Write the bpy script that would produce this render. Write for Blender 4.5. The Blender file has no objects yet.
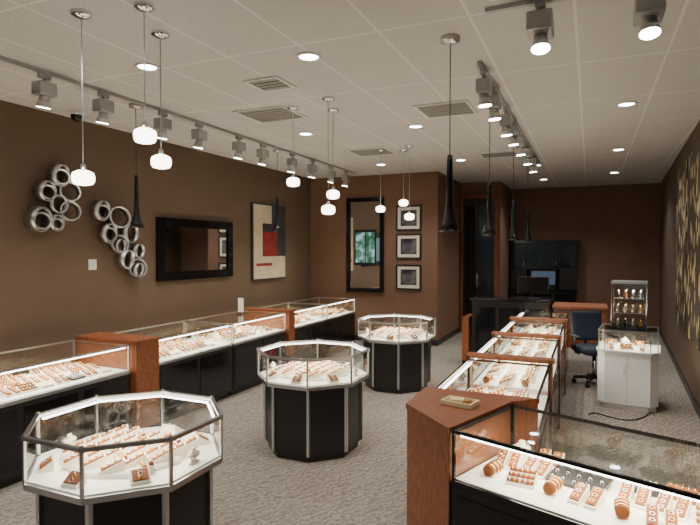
import bpy, bmesh, math, random
from mathutils import Matrix, Vector
random.seed(11)
S=bpy.context.scene
H=1.8; CEIL=3.27

# ---------------------------------------------------------------- materials
def newmat(name):
    m=bpy.data.materials.new(name); m.use_nodes=True
    return m,m.node_tree,m.node_tree.nodes['Principled BSDF']
def pbr(name,col,rough=.5,metal=0,spec=.5,emit=None,es=0,noise=0,nscale=20,bump=0):
    m,nt,b=newmat(name)
    b.inputs['Base Color'].default_value=(*col,1)
    b.inputs['Roughness'].default_value=rough
    b.inputs['Metallic'].default_value=metal
    b.inputs['Specular IOR Level'].default_value=spec
    if emit:
        b.inputs['Emission Color'].default_value=(*emit,1); b.inputs['Emission Strength'].default_value=es
    if noise or bump:
        tc=nt.nodes.new('ShaderNodeTexCoord'); n=nt.nodes.new('ShaderNodeTexNoise')
        n.inputs['Scale'].default_value=nscale; n.inputs['Detail'].default_value=5
        nt.links.new(tc.outputs['Object'],n.inputs['Vector'])
        if noise:
            r=nt.nodes.new('ShaderNodeValToRGB')
            r.color_ramp.elements[0].position=.3; r.color_ramp.elements[1].position=.7
            r.color_ramp.elements[0].color=(*[c*(1-noise) for c in col],1)
            r.color_ramp.elements[1].color=(*[min(1,c*(1+noise)) for c in col],1)
            nt.links.new(n.outputs['Fac'],r.inputs['Fac']); nt.links.new(r.outputs['Color'],b.inputs['Base Color'])
        if bump:
            bp=nt.nodes.new('ShaderNodeBump'); bp.inputs['Strength'].default_value=bump; bp.inputs['Distance'].default_value=.01
            nt.links.new(n.outputs['Fac'],bp.inputs['Height']); nt.links.new(bp.outputs['Normal'],b.inputs['Normal'])
    return m
def emis(name,col,s):
    m=bpy.data.materials.new(name); m.use_nodes=True; nt=m.node_tree
    nt.nodes.clear(); o=nt.nodes.new('ShaderNodeOutputMaterial'); e=nt.nodes.new('ShaderNodeEmission')
    e.inputs[0].default_value=(*col,1); e.inputs[1].default_value=s; nt.links.new(e.outputs[0],o.inputs[0]); return m
def glassmat(name,tint=(.95,.97,.96),base=.04,k=.6):
    m=bpy.data.materials.new(name); m.use_nodes=True; nt=m.node_tree; nt.nodes.clear()
    o=nt.nodes.new('ShaderNodeOutputMaterial'); t=nt.nodes.new('ShaderNodeBsdfTransparent'); g=nt.nodes.new('ShaderNodeBsdfGlossy')
    t.inputs[0].default_value=(*tint,1); g.inputs['Roughness'].default_value=.02; g.inputs['Color'].default_value=(1,1,1,1)
    lw=nt.nodes.new('ShaderNodeLayerWeight'); lw.inputs['Blend'].default_value=.5
    p=nt.nodes.new('ShaderNodeMath'); p.operation='POWER'; p.inputs[1].default_value=4
    a=nt.nodes.new('ShaderNodeMath'); a.operation='MULTIPLY_ADD'; a.inputs[1].default_value=k; a.inputs[2].default_value=base
    mx=nt.nodes.new('ShaderNodeMixShader')
    nt.links.new(lw.outputs['Facing'],p.inputs[0]); nt.links.new(p.outputs[0],a.inputs[0]); nt.links.new(a.outputs[0],mx.inputs[0])
    nt.links.new(t.outputs[0],mx.inputs[1]); nt.links.new(g.outputs[0],mx.inputs[2]); nt.links.new(mx.outputs[0],o.inputs[0])
    return m
M={}
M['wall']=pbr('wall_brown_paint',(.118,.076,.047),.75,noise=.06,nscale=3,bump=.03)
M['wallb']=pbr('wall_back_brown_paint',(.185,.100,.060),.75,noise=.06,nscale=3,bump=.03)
M['black']=pbr('black_laminate',(.010,.009,.009),.35)
M['blackg']=pbr('black_gloss',(.007,.007,.008),.12)
M['alu']=pbr('brushed_aluminium',(.62,.63,.64),.3,1)
M['chrome']=pbr('chrome',(.80,.81,.83),.08,1)
M['satin']=pbr('brushed_silver_metal',(.60,.61,.63),.32,1)
M['greymetal']=pbr('grey_painted_metal',(.40,.41,.42),.4,.6)
M['white']=pbr('cream_leatherette',(.78,.72,.60),.6)
M['deck']=pbr('showcase_deck_white',(.82,.79,.73),.5)
M['offwhite']=pbr('white_laminate',(.82,.82,.82),.3)
M['pad']=pbr('cognac_suede_pad',(.20,.058,.010),.8,noise=.3,nscale=40)
M['tan']=pbr('tan_pad',(.42,.18,.07),.8)
M['gold']=pbr('gold',(.9,.60,.20),.2,1)
M['silver']=pbr('silver_jewel',(.85,.86,.9),.12,1)
M['glass']=glassmat('showcase_glass',base=.05,k=.75)
M['winglass']=glassmat('window_glass',(.9,.95,.93),.05,.6)
M['mirror']=pbr('mirror_silvering',(.90,.91,.91),.02,1)
M['warm']=emis('lit_opal_glass',(1,.90,.74),10)
M['lens']=emis('lit_lamp_lens',(1,.93,.82),45)
M['dl']=emis('lit_downlight',(.95,.97,1),28)
M['strip']=emis('showcase_light_strip',(1,.95,.86),14)
M['screen']=pbr('monitor_screen',(.02,.03,.05),.15,emit=(.3,.42,.6),es=.18)
M['blue']=pbr('navy_upholstery',(.006,.012,.028),.85,noise=.3,nscale=80)
M['plastic']=pbr('white_plastic',(.7,.7,.68),.4)
M['dark']=pbr('dark_vent_interior',(.03,.03,.03),.9)
M['louver']=pbr('grey_vent_louver',(.30,.30,.29),.5)
M['yellow']=pbr('cream_tray',(.80,.66,.38),.6)
M['cream']=pbr('cream_canvas',(.50,.43,.30),.8,noise=.12,nscale=6)
M['red']=pbr('red_canvas',(.20,.015,.012),.8,noise=.3,nscale=6)
M['ink']=pbr('charcoal_canvas',(.03,.03,.035),.8,noise=.3,nscale=6)
M['rubber']=pbr('black_cable_rubber',(.01,.01,.01),.5)
def wood():
    m,nt,b=newmat('cherry_burl_laminate'); tc=nt.nodes.new('ShaderNodeTexCoord')
    n=nt.nodes.new('ShaderNodeTexNoise'); n.inputs['Scale'].default_value=60; n.inputs['Detail'].default_value=8; n.inputs['Roughness'].default_value=.7
    mp=nt.nodes.new('ShaderNodeMapping'); mp.inputs['Scale'].default_value=(1,1,.35)
    r=nt.nodes.new('ShaderNodeValToRGB'); e=r.color_ramp.elements
    e[0].position=.3; e[0].color=(.11,.030,.012,1); e[1].position=.72; e[1].color=(.38,.130,.048,1)
    x=e.new(.5); x.color=(.24,.072,.026,1)
    nt.links.new(tc.outputs['Object'],mp.inputs[0]); nt.links.new(mp.outputs[0],n.inputs['Vector']); nt.links.new(n.outputs['Fac'],r.inputs[0]); nt.links.new(r.outputs[0],b.inputs['Base Color'])
    b.inputs['Roughness'].default_value=.4; return m
M['wood']=wood()
def carpet():
    m,nt,b=newmat('patterned_carpet'); tc=nt.nodes.new('ShaderNodeTexCoord')
    n=nt.nodes.new('ShaderNodeTexNoise'); n.inputs['Scale'].default_value=45; n.inputs['Detail'].default_value=6; n.inputs['Roughness'].default_value=.75
    w=nt.nodes.new('ShaderNodeTexWave'); w.inputs['Scale'].default_value=5.5; w.inputs['Distortion'].default_value=9; w.inputs['Detail'].default_value=2; w.inputs['Detail Scale'].default_value=2.5
    mp=nt.nodes.new('ShaderNodeMapping'); mp.inputs['Rotation'].default_value=(0,0,.5)
    a=nt.nodes.new('ShaderNodeMath'); a.operation='MULTIPLY_ADD'; a.inputs[1].default_value=.26
    r=nt.nodes.new('ShaderNodeValToRGB'); e=r.color_ramp.elements
    e[0].position=.35; e[0].color=(.130,.108,.092,1); e[1].position=.85; e[1].color=(.34,.295,.255,1)
    L=nt.links.new
    L(tc.outputs['Object'],n.inputs['Vector']); L(tc.outputs['Object'],mp.inputs[0]); L(mp.outputs[0],w.inputs['Vector'])
    L(w.outputs['Fac'],a.inputs[0]); L(n.outputs['Fac'],a.inputs[2]); L(a.outputs[0],r.inputs[0]); L(r.outputs[0],b.inputs['Base Color'])
    bp=nt.nodes.new('ShaderNodeBump'); bp.inputs['Strength'].default_value=.4; bp.inputs['Distance'].default_value=.01
    L(a.outputs[0],bp.inputs['Height']); L(bp.outputs[0],b.inputs['Normal']); b.inputs['Roughness'].default_value=.95
    b.inputs['Specular IOR Level'].default_value=.1
    return m
M['carpet']=carpet()
def ceilmat():
    m,nt,b=newmat('acoustic_ceiling_tiles'); tc=nt.nodes.new('ShaderNodeTexCoord'); sp=nt.nodes.new('ShaderNodeSeparateXYZ'); L=nt.links.new
    L(tc.outputs['Object'],sp.inputs[0])
    def line(sock,period,off,w):
        a=nt.nodes.new('ShaderNodeMath'); a.operation='ADD'; a.inputs[1].default_value=off; L(sock,a.inputs[0])
        p=nt.nodes.new('ShaderNodeMath'); p.operation='PINGPONG'; p.inputs[1].default_value=period/2; L(a.outputs[0],p.inputs[0])
        l=nt.nodes.new('ShaderNodeMath'); l.operation='LESS_THAN'; l.inputs[1].default_value=w; L(p.outputs[0],l.inputs[0]); return l.outputs[0]
    lx=line(sp.outputs[0],.61,.1,.010); ly=line(sp.outputs[1],1.22,.2,.010)
    mx=nt.nodes.new('ShaderNodeMath'); mx.operation='MAXIMUM'; L(lx,mx.inputs[0]); L(ly,mx.inputs[1])
    n=nt.nodes.new('ShaderNodeTexNoise'); n.inputs['Scale'].default_value=90; n.inputs['Detail'].default_value=4; L(tc.outputs['Object'],n.inputs['Vector'])
    r=nt.nodes.new('ShaderNodeValToRGB'); e=r.color_ramp.elements; e[0].position=.3; e[0].color=(.49,.485,.48,1); e[1].position=.6; e[1].color=(.60,.595,.585,1); L(n.outputs['Fac'],r.inputs[0])
    mc=nt.nodes.new('ShaderNodeMix'); mc.data_type='RGBA'; L(mx.outputs[0],mc.inputs['Factor']); L(r.outputs[0],mc.inputs['A']); mc.inputs['B'].default_value=(.72,.72,.71,1)
    L(mc.outputs['Result'],b.inputs['Base Color']); b.inputs['Roughness'].default_value=.9
    bp=nt.nodes.new('ShaderNodeBump'); bp.inputs['Strength'].default_value=.5; bp.inputs['Distance'].default_value=.006; L(mx.outputs[0],bp.inputs['Height']); L(bp.outputs[0],b.inputs['Normal'])
    return m
M['ceil']=ceilmat()
def mural():
    m,nt,b=newmat('gold_leaf_pattern'); tc=nt.nodes.new('ShaderNodeTexCoord'); v=nt.nodes.new('ShaderNodeTexVoronoi'); v.inputs['Scale'].default_value=4.5; L=nt.links.new
    mp=nt.nodes.new('ShaderNodeMapping'); mp.inputs['Rotation'].default_value=(.6,0,0); mp.inputs['Scale'].default_value=(1,1.6,.9)
    L(tc.outputs['Object'],mp.inputs[0]); L(mp.outputs[0],v.inputs['Vector'])
    r=nt.nodes.new('ShaderNodeValToRGB'); e=r.color_ramp.elements; e[0].position=.34; e[0].color=(.52,.42,.22,1); e[1].position=.44; e[1].color=(.055,.038,.022,1)
    L(v.outputs['Distance'],r.inputs[0]); L(r.outputs[0],b.inputs['Base Color']); b.inputs['Roughness'].default_value=.6; return m
M['mural']=mural()
def scenemat(name,c1,c2,c3,sc,es):
    m,nt,b=newmat(name); tc=nt.nodes.new('ShaderNodeTexCoord'); n=nt.nodes.new('ShaderNodeTexNoise'); n.inputs['Scale'].default_value=sc; n.inputs['Detail'].default_value=4; L=nt.links.new
    L(tc.outputs['Object'],n.inputs['Vector'])
    r=nt.nodes.new('ShaderNodeValToRGB'); e=r.color_ramp.elements; e[0].position=.4; e[0].color=(*c1,1); e[1].position=.66; e[1].color=(*c3,1); x=e.new(.52); x.color=(*c2,1)
    L(n.outputs['Fac'],r.inputs[0]); L(r.outputs[0],b.inputs['Base Color'])
    if es: L(r.outputs[0],b.inputs['Emission Color']); b.inputs['Emission Strength'].default_value=es
    b.inputs['Roughness'].default_value=.3
    return m
M['winrefl']=scenemat('painted_window_reflection',(.02,.07,.04),(.08,.20,.15),(.35,.55,.70),7,.8)  # greenery of a reflected window, painted as colour with a mild glow
M['photo']=scenemat('landscape_print',(.02,.02,.025),(.10,.10,.12),(.28,.18,.14),4,0)

# ---------------------------------------------------------------- builder
class B:
    def __init__(s): s.bm=bmesh.new(); s.mats=[]; s.T=Matrix.Identity(4)
    def mi(s,k):
        if k not in s.mats: s.mats.append(k)
        return s.mats.index(k)
    def _f(s,vs,k,sm=False):
        try: f=s.bm.faces.new(vs)
        except ValueError: return
        f.material_index=s.mi(k); f.smooth=sm
    def v(s,p): return s.bm.verts.new(s.T@Vector(p))
    def box(s,c,d,k,M4=None,bev=0):
        x,y,z=[a/2 for a in d]; mt=Matrix.Translation(c)@(M4 or Matrix.Identity(4))
        vs=[s.v(mt@Vector((i*x,j*y,l*z))) for i in(-1,1) for j in(-1,1) for l in(-1,1)]
        fs=[(0,1,3,2),(4,6,7,5),(0,4,5,1),(2,3,7,6),(0,2,6,4),(1,5,7,3)]
        new=[]
        for f in fs:
            ff=s.bm.faces.new([vs[i] for i in f]); ff.material_index=s.mi(k); new.append(ff)
        if bev:
            es=set(e for f in new for e in f.edges)
            bmesh.ops.bevel(s.bm,geom=list(es),offset=bev,segments=2,affect='EDGES',profile=.5,material=s.mi(k))
    def bb(s,a,b,k,bev=0): s.box([(a[i]+b[i])/2 for i in range(3)],[abs(b[i]-a[i]) for i in range(3)],k,bev=bev)
    def prism(s,poly,z0,z1,k,poly2=None):
        p2=poly2 or poly; n=len(poly)
        a=[s.v((p[0],p[1],z0)) for p in poly]; b=[s.v((p[0],p[1],z1)) for p in p2]
        s._f(a[::-1],k); s._f(b,k)
        for i in range(n): s._f([a[i],a[(i+1)%n],b[(i+1)%n],b[i]],k)
    def quad(s,pts,k): s._f([s.v(p) for p in pts],k)
    def bar(s,p,q,w,k):
        p=Vector(p);q=Vector(q);d=q-p
        if d.length<1e-6: return
        R=d.to_track_quat('Z','Y').to_matrix().to_4x4()
        s.box((p+q)/2,(w,w,d.length+w*.98),k,M4=R)
    def cyl(s,p,q,r0,r1,k,n=16,cap=True,kc=None):
        p=Vector(p);q=Vector(q);d=q-p; R=d.to_track_quat('Z','Y').to_matrix()
        a=[];b=[]
        for i in range(n):
            t=2*math.pi*i/n; o=R@Vector((math.cos(t),math.sin(t),0))
            a.append(s.v(p+o*r0)); b.append(s.v(q+o*r1))
        for i in range(n): s._f([a[i],a[(i+1)%n],b[(i+1)%n],b[i]],k,True)
        if cap: s._f(a[::-1],k); s._f(b,kc or k)
    def lathe(s,prof,c,k,n=20,M4=None):
        mt=Matrix.Translation(c)@(M4 or Matrix.Identity(4)); rings=[]
        for r,z in prof:
            if r<1e-5: rings.append([s.v(mt@Vector((0,0,z)))])
            else: rings.append([s.v(mt@Vector((r*math.cos(2*math.pi*i/n),r*math.sin(2*math.pi*i/n),z))) for i in range(n)])
        for A,C in zip(rings,rings[1:]):
            for i in range(n):
                j=(i+1)%n
                if len(A)==1 and len(C)>1: s._f([A[0],C[j],C[i]],k,True)
                elif len(C)==1 and len(A)>1: s._f([A[i],A[j],C[0]],k,True)
                elif len(A)>1: s._f([A[i],A[j],C[j],C[i]],k,True)
    def torus(s,c,R,r,k,M4=None,n=12,m=5):
        mt=Matrix.Translation(c)@(M4 or Matrix.Identity(4)); g=[]
        for i in range(n):
            t=2*math.pi*i/n
            g.append([s.v(mt@Vector(((R+r*math.cos(2*math.pi*j/m))*math.cos(t),(R+r*math.cos(2*math.pi*j/m))*math.sin(t),r*math.sin(2*math.pi*j/m)))) for j in range(m)])
        for i in range(n):
            for j in range(m): s._f([g[i][j],g[(i+1)%n][j],g[(i+1)%n][(j+1)%m],g[i][(j+1)%m]],k,True)
    def tube(s,pts,r,k,n=8):
        for p,q in zip(pts,pts[1:]): s.cyl(p,q,r,r,k,n)
    def done(s,name,loc=None,rotz=0,parent=None):
        if s.bm.verts:
            xs=[v.co for v in s.bm.verts]
        bmesh.ops.recalc_face_normals(s.bm,faces=s.bm.faces)
        off=Vector((0,0,0))
        if loc is None and parent is None:
            mn=Vector([min(v[i] for v in xs) for i in range(3)]); mx=Vector([max(v[i] for v in xs) for i in range(3)])
            off=Vector(((mn.x+mx.x)/2,(mn.y+mx.y)/2,mn.z)); bmesh.ops.translate(s.bm,verts=s.bm.verts,vec=-off)
        me=bpy.data.meshes.new(name); s.bm.to_mesh(me); s.bm.free()
        for k in s.mats: me.materials.append(M[k])
        o=bpy.data.objects.new(name,me); S.collection.objects.link(o)
        if parent: o.parent=parent
        else: o.location=off if loc is None else loc; o.rotation_euler=(0,0,rotz)
        return o
def Rx(a): return Matrix.Rotation(math.radians(a),4,'X')
def Ry(a): return Matrix.Rotation(math.radians(a),4,'Y')
def Rz(a): return Matrix.Rotation(math.radians(a),4,'Z')
def lamp(kind,name,loc,energy,parent=None,col=(1,.95,.88),target=None,**kw):
    l=bpy.data.lights.new(name,kind); l.energy=energy; l.color=col
    for k,v in kw.items(): setattr(l,k,v)
    o=bpy.data.objects.new(name,l); S.collection.objects.link(o); o.location=loc
    if target is not None:
        o.rotation_euler=(Vector(target)-Vector(loc)).to_track_quat('-Z','Y').to_euler()
    if parent:
        o.parent=parent; o.matrix_parent_inverse=Matrix.LocRotScale(parent.location,parent.rotation_euler,None).inverted()
    return o
CASEC=(1,.89,.70)

# ---------------------------------------------------------------- room shell
XL=-5.3; YF=-2.2; YB=13.7
def wallbox(name,a,b,k='wall'):
    m=B(); m.bb(a,b,k); return m.done(name)
m=B(); m.bb((XL-.1,YF-.1,-.1),(1.6,YB+.1,0),'carpet'); m.done('floor',loc=(0,0,0))
m=B(); m.bb((XL-.1,YF-.1,CEIL),(1.6,YB+.1,CEIL+.1),'ceil'); m.done('ceiling',loc=(0,0,0))
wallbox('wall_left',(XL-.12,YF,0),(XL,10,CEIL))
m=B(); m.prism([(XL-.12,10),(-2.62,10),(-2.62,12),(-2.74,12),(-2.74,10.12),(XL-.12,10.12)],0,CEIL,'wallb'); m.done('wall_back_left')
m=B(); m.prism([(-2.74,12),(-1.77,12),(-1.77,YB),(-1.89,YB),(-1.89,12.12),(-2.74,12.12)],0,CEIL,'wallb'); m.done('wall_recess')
m=B(); m.bb((-2.54,11.93,0),(-1.89,11.985,2.9),'black'); m.bb((-2.5,11.915,.15),(-2.25,11.93,2.75),'blackg'); m.bb((-2.2,11.915,.15),(-1.94,11.93,2.75),'blackg')
m.bb((-2.6,11.9,0),(-2.55,11.99,2.95),'wood'); m.bb((-1.88,11.9,0),(-1.83,11.99,2.95),'wood'); m.bb((-2.6,11.9,2.91),(-1.83,11.99,2.99),'wood'); m.cyl((-2.24,11.87,1.0),(-2.24,11.87,1.3),.012,.012,'alu'); m.bar((-2.24,11.88,1.02),(-2.24,11.92,1.02),.015,'alu'); m.bar((-2.24,11.88,1.28),(-2.24,11.92,1.28),.015,'alu'); m.done('door_1')
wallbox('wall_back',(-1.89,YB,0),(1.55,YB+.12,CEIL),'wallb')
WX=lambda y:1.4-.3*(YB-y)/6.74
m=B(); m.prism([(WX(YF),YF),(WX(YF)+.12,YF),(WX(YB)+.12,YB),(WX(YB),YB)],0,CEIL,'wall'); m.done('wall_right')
m=B()
m.bb((XL,YF-.12,0),(WX(YF),YF,.35),'wall'); m.bb((XL,YF-.12,2.8),(WX(YF),YF,CEIL),'wall')
for a,b in((XL,-5.0),(-1.5,-1.3),(-.2,.69)): m.bb((a,YF-.12,.35),(b,YF,2.8),'wall')
m.done('wall_front')
m=B()
m.bb((-5.0,YF-.08,.35),(-1.5,YF-.04,.41),'alu'); m.bb((-5.0,YF-.08,2.74),(-1.5,YF-.04,2.8),'alu')
for x in(-5.0,-3.85,-2.7,-1.56): m.bb((x,YF-.08,.41),(x+.06,YF-.04,2.74),'alu')
m.quad([(-5,YF-.06,.4),(-1.5,YF-.06,.4),(-1.5,YF-.06,2.75),(-5,YF-.06,2.75)],'winglass'); m.done('window_1')
m=B(); m.bb((-1.3,YF-.09,.35),(-1.22,YF-.03,2.8),'black'); m.bb((-.28,YF-.09,.35),(-.2,YF-.03,2.8),'black'); m.bb((-1.22,YF-.09,2.7),(-.28,YF-.03,2.8),'black'); m.bb((-1.22,YF-.09,.35),(-.28,YF-.03,.5),'black')  # glazed entrance door in the front wall, behind the camera
m.quad([(-1.22,YF-.06,.5),(-.28,YF-.06,.5),(-.28,YF-.06,2.7),(-1.22,YF-.06,2.7)],'winglass'); m.done('glass_entrance_door')
m=B(); m.bb((XL,YF,0),(XL+.015,10,.1),'black'); m.done('baseboard_left')
m=B(); m.bb((XL,9.985,0),(-2.62,10,.1),'black'); m.bb((-2.62,9.985,0),(-2.605,11.9,.1),'black'); m.done('baseboard_back_left')
m=B(); m.bb((-1.77,YB-.015,0),(WX(YB),YB,.1),'black'); m.done('baseboard_back')
m=B(); m.prism([(WX(0)-.015,0),(WX(0),0),(WX(YB),YB-.02),(WX(YB)-.015,YB-.02)],0,.1,'black'); m.done('baseboard_right')

# ---------------------------------------------------------------- jewellery
def ring_ramp(m,x,y,z,rz,w=.13,rows=3):
    m0=m.T.copy(); m.T=m.T@Matrix.Translation((x,y,z))@Rz(rz)
    d=.032*rows+.012
    m.prism([(-w/2,-d/2),(w/2,-d/2),(w/2,d/2),(-w/2,d/2)],0,.008,'white')
    for i in range(rows):
        zz=.012+.014*i; yy=-d/2+.022+.032*i
        m.box((0,yy,zz/2+.002),(w,.030,zz),'white')
        m.cyl((-w/2+.004,yy,zz+.006),(w/2-.004,yy,zz+.006),.012,.012,'pad',8)
        for j in range(5):
            xx=-w/2+.018+j*(w-.036)/4
            m.torus((xx,yy,zz+.010),.0115,.0022,random.choice(['gold','silver','gold']),M4=Ry(90),n=8,m=4)
    m.T=m0
def slant_pad(m,x,y,z,rz,w=.05,l=.12,k='pad'):
    m0=m.T.copy(); m.T=m.T@Matrix.Translation((x,y,z))@Rz(rz)
    a=[(-w/2,-l/2,0),(w/2,-l/2,0),(w/2,l/2,0),(-w/2,l/2,0)]
    b=[(-w/2,-l/2,.012),(w/2,-l/2,.012),(w/2,l/2,.055),(-w/2,l/2,.055)]
    va=[m.v(p) for p in a]; vb=[m.v(p) for p in b]
    m._f(va[::-1],'white')
    for i in range(4): m._f([va[i],va[(i+1)%4],vb[(i+1)%4],vb[i]],'white')
    m._f(vb,'white')
    t=math.degrees(math.atan(.043/l))
    m.box((0,0,.037),(w*.82,l*.9,.008),k,M4=Rx(t))
    for j in(-1,0,1):
        m.torus((0,j*l*.27,.043+j*.0116),.010,.002,random.choice(['gold','silver']),M4=Rx(t),n=8,m=4)
    m.T=m0
def bust(m,x,y,z,rz,h=.13):
    m0=m.T.copy(); m.T=m.T@Matrix.Translation((x,y,z))@Rz(rz)
    m.lathe([(.030,0),(.034,.006),(.016,.012),(.018,.03),(.036,h*.5),(.034,h*.68),(.014,h*.82),(.012,h),(0,h+.003)],(0,0,0),'white',10,M4=Matrix.Diagonal((1.3,.7,1,1)))
    m.torus((0,-.004,h*.68),.03,.0025,'gold',M4=Rx(35),n=14,m=4)
    m.T=m0
def black_tray(m,x,y,z,rz,w=.2,d=.12):
    m0=m.T.copy(); m.T=m.T@Matrix.Translation((x,y,z))@Rz(rz)@Rx(8)
    m.box((0,0,.018),(w,d,.016),'black')
    for i in range(5):
        for j in range(3):
            m.torus((-w/2+.025+i*(w-.05)/4,-d/2+.022+j*(d-.044)/2,.030),.008,.0022,'silver',M4=Rx(70),n=8,m=4)
    m.T=m0
def bracelet_roll(m,x,y,z,rz,l=.14):
    m0=m.T.copy(); m.T=m.T@Matrix.Translation((x,y,z))@Rz(rz)
    m.cyl((-l/2,0,.03),(l/2,0,.03),.027,.027,'pad',12)
    m.box((0,0,.006),(l*.8,.05,.012),'white')
    for i in range(3): m.torus((-l*.3+i*l*.3,0,.03),.029,.003,'gold',M4=Ry(90),n=12,m=4)
    m.T=m0
def fill(m,x0,x1,y0,y1,z,face,hole=None):
    y=y0+.09
    while y<y1-.07:
        x=x0+.08
        while x<x1-.05:
            if hole and abs(x-hole[0])<hole[2] and abs(y-hole[1])<hole[3]: x+=.15; continue
            t=random.random(); rz=face+random.uniform(-12,12)
            if t<.27: ring_ramp(m,x,y,z,rz)
            elif t<.64:
                slant_pad(m,x,y-.035,z,rz); slant_pad(m,x,y+.035,z,rz)
            elif t<.70: bust(m,x,y,z,rz,.09)
            elif t<.83: bracelet_roll(m,x,y,z,rz+90 if random.random()<.5 else rz,.11)
            elif t<.86: black_tray(m,x,y,z,rz,.14,.1)
            else: m.box((x,y,z+.01),(.11,.11,.018),'white',bev=.003); m.torus((x,y,z+.022),.032,.003,'gold',n=16,m=4)
            x+=.155
        y+=.15

# ---------------------------------------------------------------- octagonal showcases
def octa(R,rot=22.5): 
    return [(R*math.cos(math.radians(rot+45*i)),R*math.sin(math.radians(rot+45*i))) for i in range(8)]
def octcase(x,y):
    m=B(); Rg=.515; Rb=.44; zt=.9; zg=.665
    m.prism(octa(Rb-.03),0,.06,'black'); m.prism(octa(Rb),.06,zg-.035,'black')
    for p in octa(Rb+.004): m.bar((p[0],p[1],.075),(p[0],p[1],zg-.05),.024,'alu')
    m.prism(octa(Rb+.02),zg-.035,zg-.03,'alu',octa(Rg)); m.prism(octa(Rg),zg-.03,zg,'alu')
    m.prism(octa(Rg-.02),zg,zg+.008,'deck')
    g=octa(Rg-.008)
    for i in range(8):
        p,q=g[i],g[(i+1)%8]
        m.bar((p[0],p[1],zg),(p[0],p[1],zt),.014,'alu')
        m.bar((p[0],p[1],zt-.012),(q[0],q[1],zt-.012),.020,'alu')
        m.quad([(p[0],p[1],zg),(q[0],q[1],zg),(q[0],q[1],zt-.01),(p[0],p[1],zt-.01)],'glass')
    m._f([m.v((p[0],p[1],zt-.002)) for p in g],'glass')
    for i in range(4):
        p,q=octa(Rg-.03)[i],octa(Rg-.03)[i+1]
        m.bar((p[0]*.98,p[1]*.98,zt-.028),(q[0]*.98,q[1]*.98,zt-.028),.010,'strip')
    o=m.done('octagonal_jewelry_showcase',loc=(x,y,0))
    j=B(); z=zg+.008
    j.lathe([(.34,0),(.34,.02),(0,.02)],(0,0,z),'deck',8)
    z2=z+.02
    for r in(-.24,-.14,-.04,.06,.16):
        n=7 if abs(r)<.2 else 5
        for i in range(n):
            xx=-.26+i*.52/(n-1)
            if xx*xx+r*r>.1: continue
            slant_pad(j,xx,r,z2,-35+random.uniform(-4,4),.045,.12) if random.random()<.85 else ring_ramp(j,xx,r,z2,-35,.10,2)
    for i in range(8):
        t=math.radians(45*i+8); px,py=.40*math.cos(t),.40*math.sin(t)
        if i%4==0: bust(j,px,py,z,45*i+98,.08)
        elif i==3: black_tray(j,px,py,z,45*i+98,.10,.06)
        else: slant_pad(j,px,py,z,45*i+98,.09,.07)
    j.done('jewelry_trays',parent=o)
    lamp('AREA','showcase_lamp',(x,y,zt-.03),15,o,col=CASEC,shape='DISK',size=.7)
    return o
for p in((-2.31,2.23),(-2.32,4.42),(-2.34,6.83)): octcase(*p)

# ---------------------------------------------------------------- straight showcases
def counter(x,y,D,L,rotz=0,front='-x',face=90,frame='alu',power=16,zt=.9,zg=.655,hole=None):
    m=B()
    m.bb((.05,.01,0),(D-.05,L-.01,.08),'black'); m.bb((0,.002,.08),(D,L-.002,zg-.03),'black')
    m.bb((-.004,.0,zg-.03),(D+.004,L,zg),frame)
    m.bb((.015,.012,zg),(D-.015,L-.012,zg+.006),'deck')
    n=max(1,round(L/.6))
    for sx in(-.003,D+.003):
        for i in range(n):
            a=i*L/n+.03; b=(i+1)*L/n-.03
            m.bb((sx-.003,a,.13),(sx+.003,b,zg-.07),'blackg')
    for yy in(.008,L-.008):
        for xx in(.008,D-.008): m.bar((xx,yy,zg),(xx,yy,zt-.01),.014,frame)
    for xx in(.008,D-.008): m.bar((xx,.008,zt-.008),(xx,L-.008,zt-.008),.015,frame)
    for yy in(.008,L-.008): m.bar((.008,yy,zt-.008),(D-.008,yy,zt-.008),.015,frame)
    e=.006
    m.quad([(e,e,zt),(D-e,e,zt),(D-e,L-e,zt),(e,L-e,zt)],'glass')
    m.quad([(e,e,zg),(e,L-e,zg),(e,L-e,zt-.01),(e,e,zt-.01)],'glass')
    m.quad([(D-e,e,zg),(D-e,L-e,zg),(D-e,L-e,zt-.01),(D-e,e,zt-.01)],'glass')
    m.quad([(e,e,zg),(D-e,e,zg),(D-e,e,zt-.01),(e,e,zt-.01)],'glass')
    m.quad([(e,L-e,zg),(D-e,L-e,zg),(D-e,L-e,zt-.01),(e,L-e,zt-.01)],'glass')
    fx=.03 if front=='-x' else D-.03
    m.bar((fx,.04,zt-.026),(fx,L-.04,zt-.026),.012,'strip')
    o=m.done('jewelry_showcase_counter',loc=(x,y,0),rotz=rotz)
    j=B(); fill(j,.04,D-.04,.03,L-.03,zg+.006,face,hole)
    if hole: black_tray(j,hole[0],hole[1],zg+.008,face-10,.26,.17)
    j.done('jewelry_trays',parent=o)
    l=lamp('AREA','showcase_lamp',(0,0,0),power*L,None,col=CASEC,shape='RECTANGLE',size=D*.6,size_y=L*.85)
    l.parent=o; l.location=(D/2,L/2,zt-.03)
    return o
for a,b in((.6,2.22),(2.24,3.88),(4.24,5.5),(5.52,6.78),(7.0,8.12),(8.14,9.3)):
    counter(-4.75,a,.75,b-a,front='+x',face=90)
def pedestal(poly,h,name='wood_pedestal'):
    m=B(); c=Vector((sum(p[0] for p in poly)/len(poly),sum(p[1] for p in poly)/len(poly)))
    sh=lambda f:[(c.x+(p[0]-c.x)*f,c.y+(p[1]-c.y)*f) for p in poly]
    m.prism(sh(.94),0,.07,'black'); m.prism(poly,.07,h-.03,'wood'); m.prism(sh(1.02),h-.03,h,'wood'); return m.done(name)
R4=lambda x0,x1,y0,y1:[(x0,y0),(x1,y0),(x1,y1),(x0,y1)]
pedestal(R4(-4.76,-3.95,3.91,4.21),.93)
pedestal(R4(-4.76,-3.96,6.81,6.97),.93)
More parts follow.
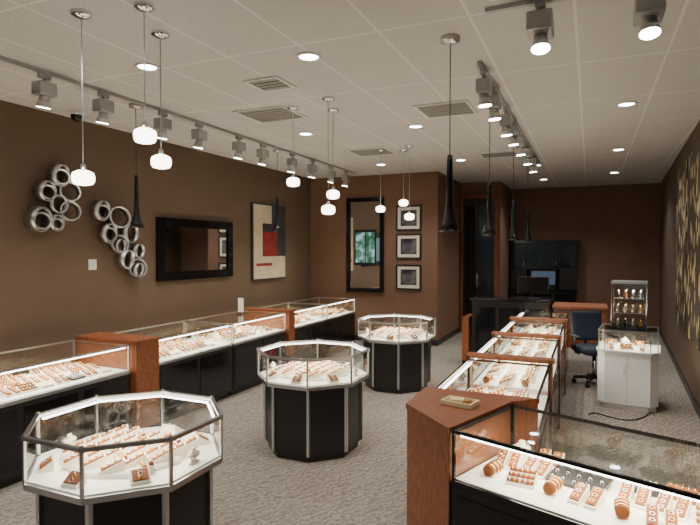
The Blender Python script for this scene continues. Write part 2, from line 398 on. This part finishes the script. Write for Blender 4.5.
for a,b in((3.36,4.52),(4.64,5.82),(5.94,7.22),(7.34,8.35)):
    counter(-.92,a,.64,b-a,front='-x',face=-90,frame='blackg')
for y in(4.53,5.83,7.23):
    m=B(); x0,x1=-.935,-.265; y1=y+.1
    m.bb((x0,y,0),(x1,y1,.66),'wood'); m.bb((x0,y,.66),(x0+.03,y1,.91),'wood'); m.bb((x1-.03,y,.66),(x1,y1,.91),'wood'); m.bb((x0-.01,y-.01,.905),(x1+.01,y1+.01,.935),'wood',bev=.004)
    m.done('wood_counter_divider')
P=Vector((-.61,2.61)); ang=math.radians(-20)
dx=Vector((math.cos(ang),math.sin(ang))); dn=Vector((-dx.y,dx.x))
Q=P+dn*.62
pedestal([(-.94,3.33),(-.94,2.93),(P.x-.012,P.y-.005),(Q.x-.012,Q.y),(-.27,3.33)],.935,'wood_corner_pedestal')
counter(Q.x,Q.y,.62,1.36,rotz=ang-math.pi/2,front='+x',face=100,frame='blackg',power=16,zt=.925,zg=.68,hole=(.24,.47,.16,.15))
m=B(); m.T=Matrix.Translation((-.66,3.02,.937))@Rz(-12)
m.bb((-.09,-.06,0),(.09,.06,.008),'yellow')
for a,b in(((-.09,-.06,.008),(.09,-.05,.025)),((-.09,.05,.008),(.09,.06,.025)),((-.09,-.05,.008),(-.08,.05,.025)),((.08,-.05,.008),(.09,.05,.025))): m.bb(a,b,'yellow')
m.box((-.02,0,.02),(.08,.06,.02),'yellow',M4=Rz(20)); m.cyl((.03,-.02,.02),(.06,.02,.02),.010,.010,'tan',8); m.done('jewelry_tray')
m=B(); m.bb((-4.55,6.3,.905),(-4.40,6.42,.915),'glass'); m.bb((-4.53,6.355,.915),(-4.42,6.361,1.15),'winglass'); m.bb((-4.52,6.352,.93),(-4.43,6.355,1.13),'plastic'); m.done('counter_sign_holder')

# ---------------------------------------------------------------- back area
m=B()
m.bb((-1.66,8.55,0),(-.58,8.95,.08),'black'); m.bb((-1.68,8.52,.08),(-.56,8.98,1.02),'black'); m.bb((-1.71,8.49,1.02),(-.53,9.01,1.06),'blackg',bev=.005)
for i in range(3): m.bb((-1.62+i*.35,8.508,.18),(-1.32+i*.35,8.52,.92),'blackg')
m.done('reception_counter')
pedestal(R4(-1.83,-1.73,8.5,9.0),.75)
m=B()
m.bb((-.50,8.75,0),(-.44,9.4,.92),'wood'); m.bb((.16,8.75,0),(.22,9.4,.92),'wood'); m.bb((-.52,8.72,.92),(.24,9.42,.96),'wood',bev=.004); m.bb((-.44,9.0,.3),(.16,9.04,.92),'wood'); m.bb((-.44,8.8,.75),(.16,8.84,.92),'wood')
m.done('wood_desk')
m=B()
m.T=Matrix.Translation((-.80,8.78,1.062))@Rz(10)
m.lathe([(0,0),(.11,0),(.11,.01),(.03,.02),(0,.02)],(0,0,0),'black'); m.cyl((0,0,.015),(0,0,.12),.018,.018,'black'); m.box((0,0,.20),(.46,.04,.26),'black',bev=.006); m.box((0,-.0215,.20),(.42,.002,.22),'blackg'); m.done('computer_monitor')
m=B(); x0,x1=-1.72,-.28; y0,y1=13.2,13.66
m.bb((x0,y0,0),(x1,y1,.85),'black'); m.bb((x0-.02,y0-.04,.85),(x1+.02,y1,.9),'blackg')
m.bb((x0,y1-.03,.9),(x1,y1,2.0),'black')
m.bb((x0,y0+.08,1.36),(x1,y1-.03,1.95),'black'); m.bb((x0,y0+.08,.9),(x0+.36,y1-.03,1.36),'black'); m.bb((x1-.36,y0+.08,.9),(x1,y1-.03,1.36),'black')
for i in range(4): m.bb((x0+.02+i*.355,y0+.066,1.40),(x0+.355+i*.355,y0+.08,1.92),'blackg'); m.cyl((x0+.30+i*.355,y0+.055,1.44),(x0+.30+i*.355,y0+.055,1.54),.005,.005,'alu',8)
m.bb((x0-.04,y0+.04,1.95),(x1+.04,y1,2.03),'blackg')
for i in range(3): m.bb((x0+.03+i*.48,y0-.012,.1),(x0+.45+i*.48,y0,.8),'blackg'); m.cyl((x0+.38+i*.48,y0-.03,.4),(x0+.38+i*.48,y0-.03,.55),.006,.006,'alu',8)
m.bb((x0+.44,y0+.2,.9),(x0+1.0,y0+.24,1.33),'black'); m.bb((x0+.46,y0+.197,1.0),(x0+.98,y0+.2,1.31),'screen')
m.done('black_hutch_cabinet')
m=B(); m.T=Matrix.Translation((.06,7.95,0))@Rz(25)
for i in range(5):
    t=math.radians(72*i+10); p=(.25*math.cos(t),.25*math.sin(t),.085)
    m.cyl((0,0,.11),p,.028,.018,'black',8); m.cyl((p[0],p[1]-.012,.03),(p[0],p[1]+.012,.03),.03,.03,'rubber',12); m.cyl((p[0],p[1],.04),(p[0],p[1],.09),.01,.01,'black',8)
m.cyl((0,0,.09),(0,0,.42),.025,.025,'chrome',12); m.box((0,0,.42),(.22,.22,.03),'black')
m.box((0,0,.475),(.46,.46,.09),'blue',bev=.035)
m.box((0,.225,.46),(.06,.03,.08),'black'); m.bar((0,.25,.44),(0,.28,.72),.035,'black')
m.box((0,.25,.76),(.42,.075,.40),'blue',M4=Rx(-6),bev=.034)
for s in(-1,1):
    m.tube([(s*.2,0,.42),(s*.26,0,.44),(s*.26,0,.64)],.014,'black'); m.box((s*.26,0,.655),(.05,.26,.03),'black',bev=.01)
m.done('office_chair')
m=B(); m.T=Matrix.Translation((.42,7.13,0))@Rz(-6)
def chamf(w,c): return [(-w+c,-w),(w-c,-w),(w,-w+c),(w,w),(-w,w),(-w,-w+c)]
m.prism(chamf(.29,.08),0,.06,'plastic'); m.prism(chamf(.31,.08),.06,.64,'offwhite'); m.prism(chamf(.325,.08),.64,.665,'plastic')
m.bb((-.002,-.311,.08),(.002,-.309,.62),'louver'); m.cyl((-.03,-.325,.40),(-.03,-.325,.50),.005,.005,'alu',8)
g=chamf(.30,.07); 
for i in range(6):
    p,q=g[i],g[(i+1)%6]; m.quad([(*p,.665),(*q,.665),(*q,.88),(*p,.88)],'glass'); m.bar((*p,.665),(*p,.88),.010,'alu'); m.bar((*p,.88),(*q,.88),.012,'alu')
m._f([m.v((*p,.886)) for p in g],'glass')
w=.185; m.bb((-w,-w+.06,.888),(w,w+.06,.908),'blackg'); m.bb((-w,-w+.06,1.41),(w,w+.06,1.435),'alu')
sq=[(-w+.006,-w+.066),(w-.006,-w+.066),(w-.006,w+.054),(-w+.006,w+.054)]
for i in range(4):
    p,q=sq[i],sq[(i+1)%4]; m.bar((*p,.908),(*p,1.41),.008,'chrome'); m.quad([(*p,.908),(*q,.908),(*q,1.41),(*p,1.41)],'glass')
for z in(1.07,1.235): m.prism([(a*.96,(b-.06)*.96+.06) for a,b in sq],z,z+.006,'glass'); m.bar((-w*.93,-w+.08,z+.003),(w*.93,-w+.08,z+.003),.006,'chrome')
for z in(.910,1.08,1.245):
    for a in(-.12,-.04,.04,.12):
        for b in(-.03,.12): m.lathe([(.015,0),(.02,.03),(.008,.055),(.011,.075),(0,.08)],(a,b,z),random.choice(['silver','pad','gold','black','silver']),8)
cab=m.done('white_display_cabinet')
j=B(); j.T=Matrix.Translation((0,0,.668)); fill(j,-.27,.27,-.26,.28,0,0); j.done('jewelry_trays',parent=cab)
cab_l=lamp('AREA','cabinet_lamp',(0,0,.87),8,None,col=CASEC,shape='SQUARE',size=.4); cab_l.parent=cab; cab_l.location=(0,0,.87)
cab_l=lamp('AREA','tower_lamp',(0,0,1.38),6,None,shape='SQUARE',size=.25); cab_l.parent=cab; cab_l.location=(0,.06,1.395)
m=B(); pts=[]
for i in range(26):
    t=i/25; pts.append((.0+.62*t-.1*math.sin(t*6),6.45+.25*math.sin(t*9)*t+.15*t,.008))
m.tube(pts,.006,'rubber'); m.done('power_cord')

# ---------------------------------------------------------------- wall decor
def rings(lst,name):
    m=B()
    for idx,(Y,Z,r,dp,tilt) in enumerate(lst):
        parts=[(r,dp,tilt)]
        if idx%2==0: parts.append((r*.70,dp*.7,-tilt*.6))
        for rr,dd,tl in parts:
            mt=Matrix.Translation((XL+.085,Y+(r-rr)*.6,Z-(r-rr)*.5))@Rz(tl)@Ry(90+tl*.5)
            mo=m.T; m.T=mt; n=30; ra,rb=rr,rr-.014
            A=[];Bv=[];C=[];D=[]
            for i in range(n):
                t=2*math.pi*i/n; c,s_=math.cos(t),math.sin(t)
                A.append(m.v((ra*c,ra*s_,-dd/2)));Bv.append(m.v((ra*c,ra*s_,dd/2)));C.append(m.v((rb*c,rb*s_,dd/2)));D.append(m.v((rb*c,rb*s_,-dd/2)))
            for i in range(n):
                k=(i+1)%n
                for U,V in((A,Bv),(Bv,C),(C,D),(D,A)): m._f([U[i],U[k],V[k],V[i]],'satin',U is A or U is C)
            m.T=mo
    m.cyl((XL+.002,lst[0][0],lst[0][1]-.02),(XL+.09,lst[0][0],lst[0][1]-lst[0][2]+.01),.006,.006,'satin',8)
    return m.done(name)
rings([(4.10,2.60,.12,.10,18),(4.22,2.43,.11,.09,-18),(3.94,2.42,.11,.10,16),(4.08,2.29,.10,.09,0),(3.86,2.12,.13,.11,15),(4.22,2.22,.11,.10,-16),(4.05,2.09,.09,.09,10)],'metal_ring_wall_sculpture')
rings([(4.64,2.26,.12,.10,16),(4.90,2.19,.13,.11,-16),(4.74,2.00,.12,.10,15),(5.07,2.01,.12,.10,10),(4.90,1.87,.11,.09,-10),(5.0,1.69,.12,.11,15),(5.18,1.57,.12,.10,-16),(5.20,1.79,.09,.09,8)],'metal_ring_wall_sculpture')
m=B(); m.bb((XL+.001,4.53,1.57),(XL+.012,4.64,1.69),'plastic',bev=.003); m.bb((XL+.012,4.555,1.61),(XL+.02,4.575,1.65),'plastic'); m.bb((XL+.012,4.595,1.61),(XL+.02,4.615,1.65),'plastic'); m.done('light_switch')
x=XL+.002; m=B(); y0,y1,z0,z1,w,d=5.6,7.25,1.38,2.24,.12,.05
m.bb((x,y0,z0),(x+d,y0+w,z1),'blackg');m.bb((x,y1-w,z0),(x+d,y1,z1),'blackg');m.bb((x,y0+w,z0),(x+d,y1-w,z0+w),'blackg');m.bb((x,y0+w,z1-w),(x+d,y1-w,z1),'blackg')
m.bb((x,y0+w,z0+w),(x+d*.5,y1-w,z1-w),'mirror'); m.done('wall_mirror')
m=B(); y0,y1,z0,z1=7.82,8.92,1.27,2.62
m.bb((x,y0,z0),(x+.04,y1,z1),'ink')
m.bb((x+.04,y0+.03,z0+.03),(x+.044,y1-.03,z0+.42),'cream'); m.bb((x+.04,y0+.03,z0+.42),(x+.044,y0+.30,z1-.35),'cream')
m.bb((x+.04,y0+.30,z0+.42),(x+.046,y0+.78,z1-.50),'red'); m.bb((x+.04,y0+.78,z0+.42),(x+.044,y1-.03,z1-.30),'ink')
m.bb((x+.04,y0+.03,z1-.35),(x+.045,y0+.6,z1-.03),'cream'); m.bb((x+.04,y0+.6,z1-.30),(x+.044,y1-.03,z1-.03),'ink'); m.bb((x+.046,y0+.1,z0+.25),(x+.048,y0+.6,z0+.30),'red')
m.done('abstract_canvas_painting')
def framed_back(x0,x1,z0,z1,w,kf,kin,y=9.998,d=.05,mat=None,kout=None):
    m=B()
    m.bb((x0,y-d,z0),(x0+w,y,z1),kf);m.bb((x1-w,y-d,z0),(x1,y,z1),kf);m.bb((x0+w,y-d,z0),(x1-w,y,z0+w),kf);m.bb((x0+w,y-d,z1-w),(x1-w,y,z1),kf)
    m.bb((x0+w,y-d*.5,z0+w),(x1-w,y,z1-w),kout or kin)
    if mat: m.bb((x0+w+mat,y-d*.55,z0+w+mat),(x1-w-mat,y-d*.5,z1-w-mat),kin)
    return m
m=framed_back(-4.47,-3.68,.97,2.83,.08,'blackg','mirror')
m.bb((-4.30,9.968,1.50),(-3.84,9.972,2.20),'black'); m.bb((-4.27,9.964,1.55),(-4.075,9.968,2.15),'winrefl'); m.bb((-4.055,9.964,1.55),(-3.87,9.968,2.15),'winrefl')  # painted reflection: dark surround and two glowing panes imitate a window in the mirror
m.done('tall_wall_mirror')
for z in(2.41,1.87,1.28):
    framed_back(-3.43,-2.93,z-.24,z+.24,.03,'black','photo',d=.03,mat=.06,kout='white').done('framed_picture')
for ya,yb in((5.2,6.5),(6.6,7.9),(8.0,9.3)):
    m=B(); xa,xb=WX(ya),WX(yb)
    m.prism([(xa-.045,ya),(xa-.006,ya),(xb-.006,yb),(xb-.045,yb)],.75,2.95,'mural')
    m.done('gold_leaf_wall_panel')

# ---------------------------------------------------------------- ceiling fixtures
def pendant(x,y,z):
    m=B(); m.lathe([(0,CEIL),(.06,CEIL),(.06,CEIL-.02),(.02,CEIL-.035),(0,CEIL-.035)],(x,y,0),'chrome')
    m.cyl((x,y,z+.06),(x,y,CEIL-.03),.0035,.0035,'greymetal',6)
    m.lathe([(0,.085),(.014,.085),(.018,.055),(.03,.045),(0,.045)],(x,y,z),'chrome',16)
    m.lathe([(0,.046),(.035,.045),(.062,.03),(.068,.005),(.066,-.02),(.055,-.038),(.03,-.045),(0,-.045)],(x,y,z),'warm',20)
    return m.done('pendant_lamp')
for p in((-2.9,2.45,2.25),(-2.47,2.53,2.49),(-2.68,2.89,2.40),(-2.81,4.92,2.50),(-2.47,5.16,2.38),(-2.33,4.76,2.19),(-2.82,7.5,2.40),(-2.51,7.63,2.49),(-2.34,7.38,2.27)): pendant(*p)
def cone(x,y,z):
    m=B(); m.lathe([(0,CEIL),(.065,CEIL),(.065,CEIL-.03),(.02,CEIL-.045),(0,CEIL-.045)],(x,y,0),'alu')
    m.cyl((x,y,z+.52),(x,y,CEIL-.04),.0035,.0035,'rubber',6)
    m.lathe([(0,.53),(.016,.53),(.020,.50),(.022,.34),(.024,.22),(.034,.12),(.052,.05),(.074,0),(.070,0),(.048,.05),(.028,.13),(0,.2)],(x,y,z),'blackg',18)
    m.lathe([(0,.05),(.022,.07),(.022,.11),(0,.12)],(x,y,z),'warm',12)
    return m.done('black_trumpet_pendant_lamp')
for p in((-4.22,4.2,2.03),(-4.22,6.92,2.08),(-.9,3.76,1.93),(-.93,5.56,1.95),(-.93,7.4,1.93),(-.93,9.2,1.95)): cone(*p)
def track(p,q,heads,tgt,e,sc=1.0):
    p=Vector(p);q=Vector(q)
    m=B(); m.box(((p.x+q.x)/2,(p.y+q.y)/2,CEIL-.014),(max(abs(q.x-p.x),.036),max(abs(q.y-p.y),.036),.026),'greymetal')
    m.done('track_light_rail')
    for h in heads:
        hx,hy=h; t=Vector(tgt(hx,hy)); 
        m=B(); top=CEIL-.03
        m.box((hx,hy,top-.02),(.04*sc,.10*sc,.04),'greymetal')
        m.cyl((hx,hy,top-.04),(hx,hy,top-.07),.012,.012,'greymetal',10)
        m.box((hx,hy,top-.125),(.11*sc,.16*sc,.11),'greymetal',bev=.01)
        c=Vector((hx,hy,top-.18)); d=(t-c).normalized()
        m.cyl(c-d*.02,c+d*.03,.035,.04,'greymetal',16); e2=c+d*.03
        m.cyl(e2,e2+d*.06,.04,.058,'alu',20,kc='alu'); m.cyl(e2+d*.061,e2+d*.066,.052,.050,'lens',20)
        ho=m.done('track_spotlight')
        lamp('SPOT','spot_lamp',e2+d*.08,e,ho,target=t,spot_size=math.radians(80),spot_blend=.7,shadow_soft_size=.05,col=(1,.92,.80))
ys=[1.2,2.3,3.1,3.69,4.45,5.03,5.8,6.35,7.15,7.8,8.5,9.1]
track((-4.1,.6,0),(-4.1,9.5,0),[(-4.1,y) for y in ys],lambda x,y:(x-.5,y+.1,1.0),34)
track((-.80,4.3,0),(-.80,9.6,0),[(-.80,y) for y in(4.5,5.0,5.75,6.3,7.0,7.8,8.6)],lambda x,y:(x+.15,y+.2,.9),38)
track((-.6,3.4,0),(.62,3.4,0),[(-.28,3.4),(.28,3.4)],lambda x,y:(x+.1,y-.5,.9),40,1.3)
def downlight(x,y,e=85):
    m=B(); m.lathe([(.075,CEIL-.002),(.10,CEIL-.004),(.10,CEIL-.010),(.078,CEIL-.012),(.070,CEIL-.004)],(x,y,0),'plastic',24)
    m.lathe([(.072,CEIL-.005),(0,CEIL-.005)],(x,y,0),'dl',24); o=m.done('recessed_downlight')
    lamp('SPOT','downlight_lamp',(x,y,CEIL-.03),e,o,target=(x,y,0),spot_size=math.radians(130),spot_blend=.8,shadow_soft_size=.07,col=(1,.97,.93))
for x,y in((-2.67,2.2),(-3.26,3.37),(-1.97,3.69),(-1.91,6.26),(.32,6.17),(-3.3,6.1),(-1.95,8.9),(.36,8.9),(-3.3,8.8),(-.87,9.95),(.4,11.5),(-.9,12.0),(-1.97,1.0),(-3.3,.6)): downlight(x,y)
def vent(x,y,w,d):
    m=B(); z=CEIL
    m.bb((x-w/2,y-d/2,z-.006),(x+w/2,y+d/2,z-.001),'dark')
    f=.03
    m.bb((x-w/2-f,y-d/2-f,z-.014),(x+w/2+f,y-d/2,z-.001),'plastic');m.bb((x-w/2-f,y+d/2,z-.014),(x+w/2+f,y+d/2+f,z-.001),'plastic')
    m.bb((x-w/2-f,y-d/2,z-.014),(x-w/2,y+d/2,z-.001),'plastic');m.bb((x+w/2,y-d/2,z-.014),(x+w/2+f,y+d/2,z-.001),'plastic')
    n=int(d/.07)
    for i in range(n): m.box((x,y-d/2+(i+.5)*d/n,z-.012),(w,.030,.002),'louver',M4=Rx(-10))
    m.done('ceiling_air_vent')
vent(-3.17,5.08,.55,.5); vent(-1.39,5.64,.5,.5); vent(-3.0,7.6,.55,.5); vent(-2.6,4.15,.28,.28); vent(-1.3,8.6,.5,.4)
m=B(); m.cyl((-5.0,4.15,CEIL),(-5.0,4.15,CEIL-.04),.07,.07,'plastic',20); m.lathe([(.06,-.04),(.055,-.075),(.03,-.10),(0,-.11)],(-5.0,4.15,CEIL),'blackg',20); m.done('security_camera_dome')
m=B(); m.cyl((-.52,3.2,CEIL),(-.52,3.2,CEIL-.03),.05,.045,'plastic',20); m.cyl((-.52,3.2,CEIL-.03),(-.52,3.2,CEIL-.05),.02,.015,'plastic',12); m.done('smoke_detector')

# ---------------------------------------------------------------- outside
m=B(); m.bb((-14,-16,-.2),(8,YF-.15,-.11),'louver'); 
m.done('parking_lot_ground')
W=bpy.data.worlds.new('World'); S.world=W; W.use_nodes=True
bg=W.node_tree.nodes['Background']; sky=W.node_tree.nodes.new('ShaderNodeTexSky'); sky.sky_type='HOSEK_WILKIE'; sky.sun_direction=(.3,.5,.8)
W.node_tree.links.new(sky.outputs[0],bg.inputs[0]); bg.inputs[1].default_value=1.5

# ---------------------------------------------------------------- camera
cd=bpy.data.cameras.new('camera'); cd.sensor_width=36; cd.lens=28.03; cd.clip_start=.05
co=bpy.data.objects.new('camera',cd); S.collection.objects.link(co); co.location=(0,0,H)
co.rotation_euler=(math.radians(90-1.31),0,math.radians(23.8)); S.camera=co
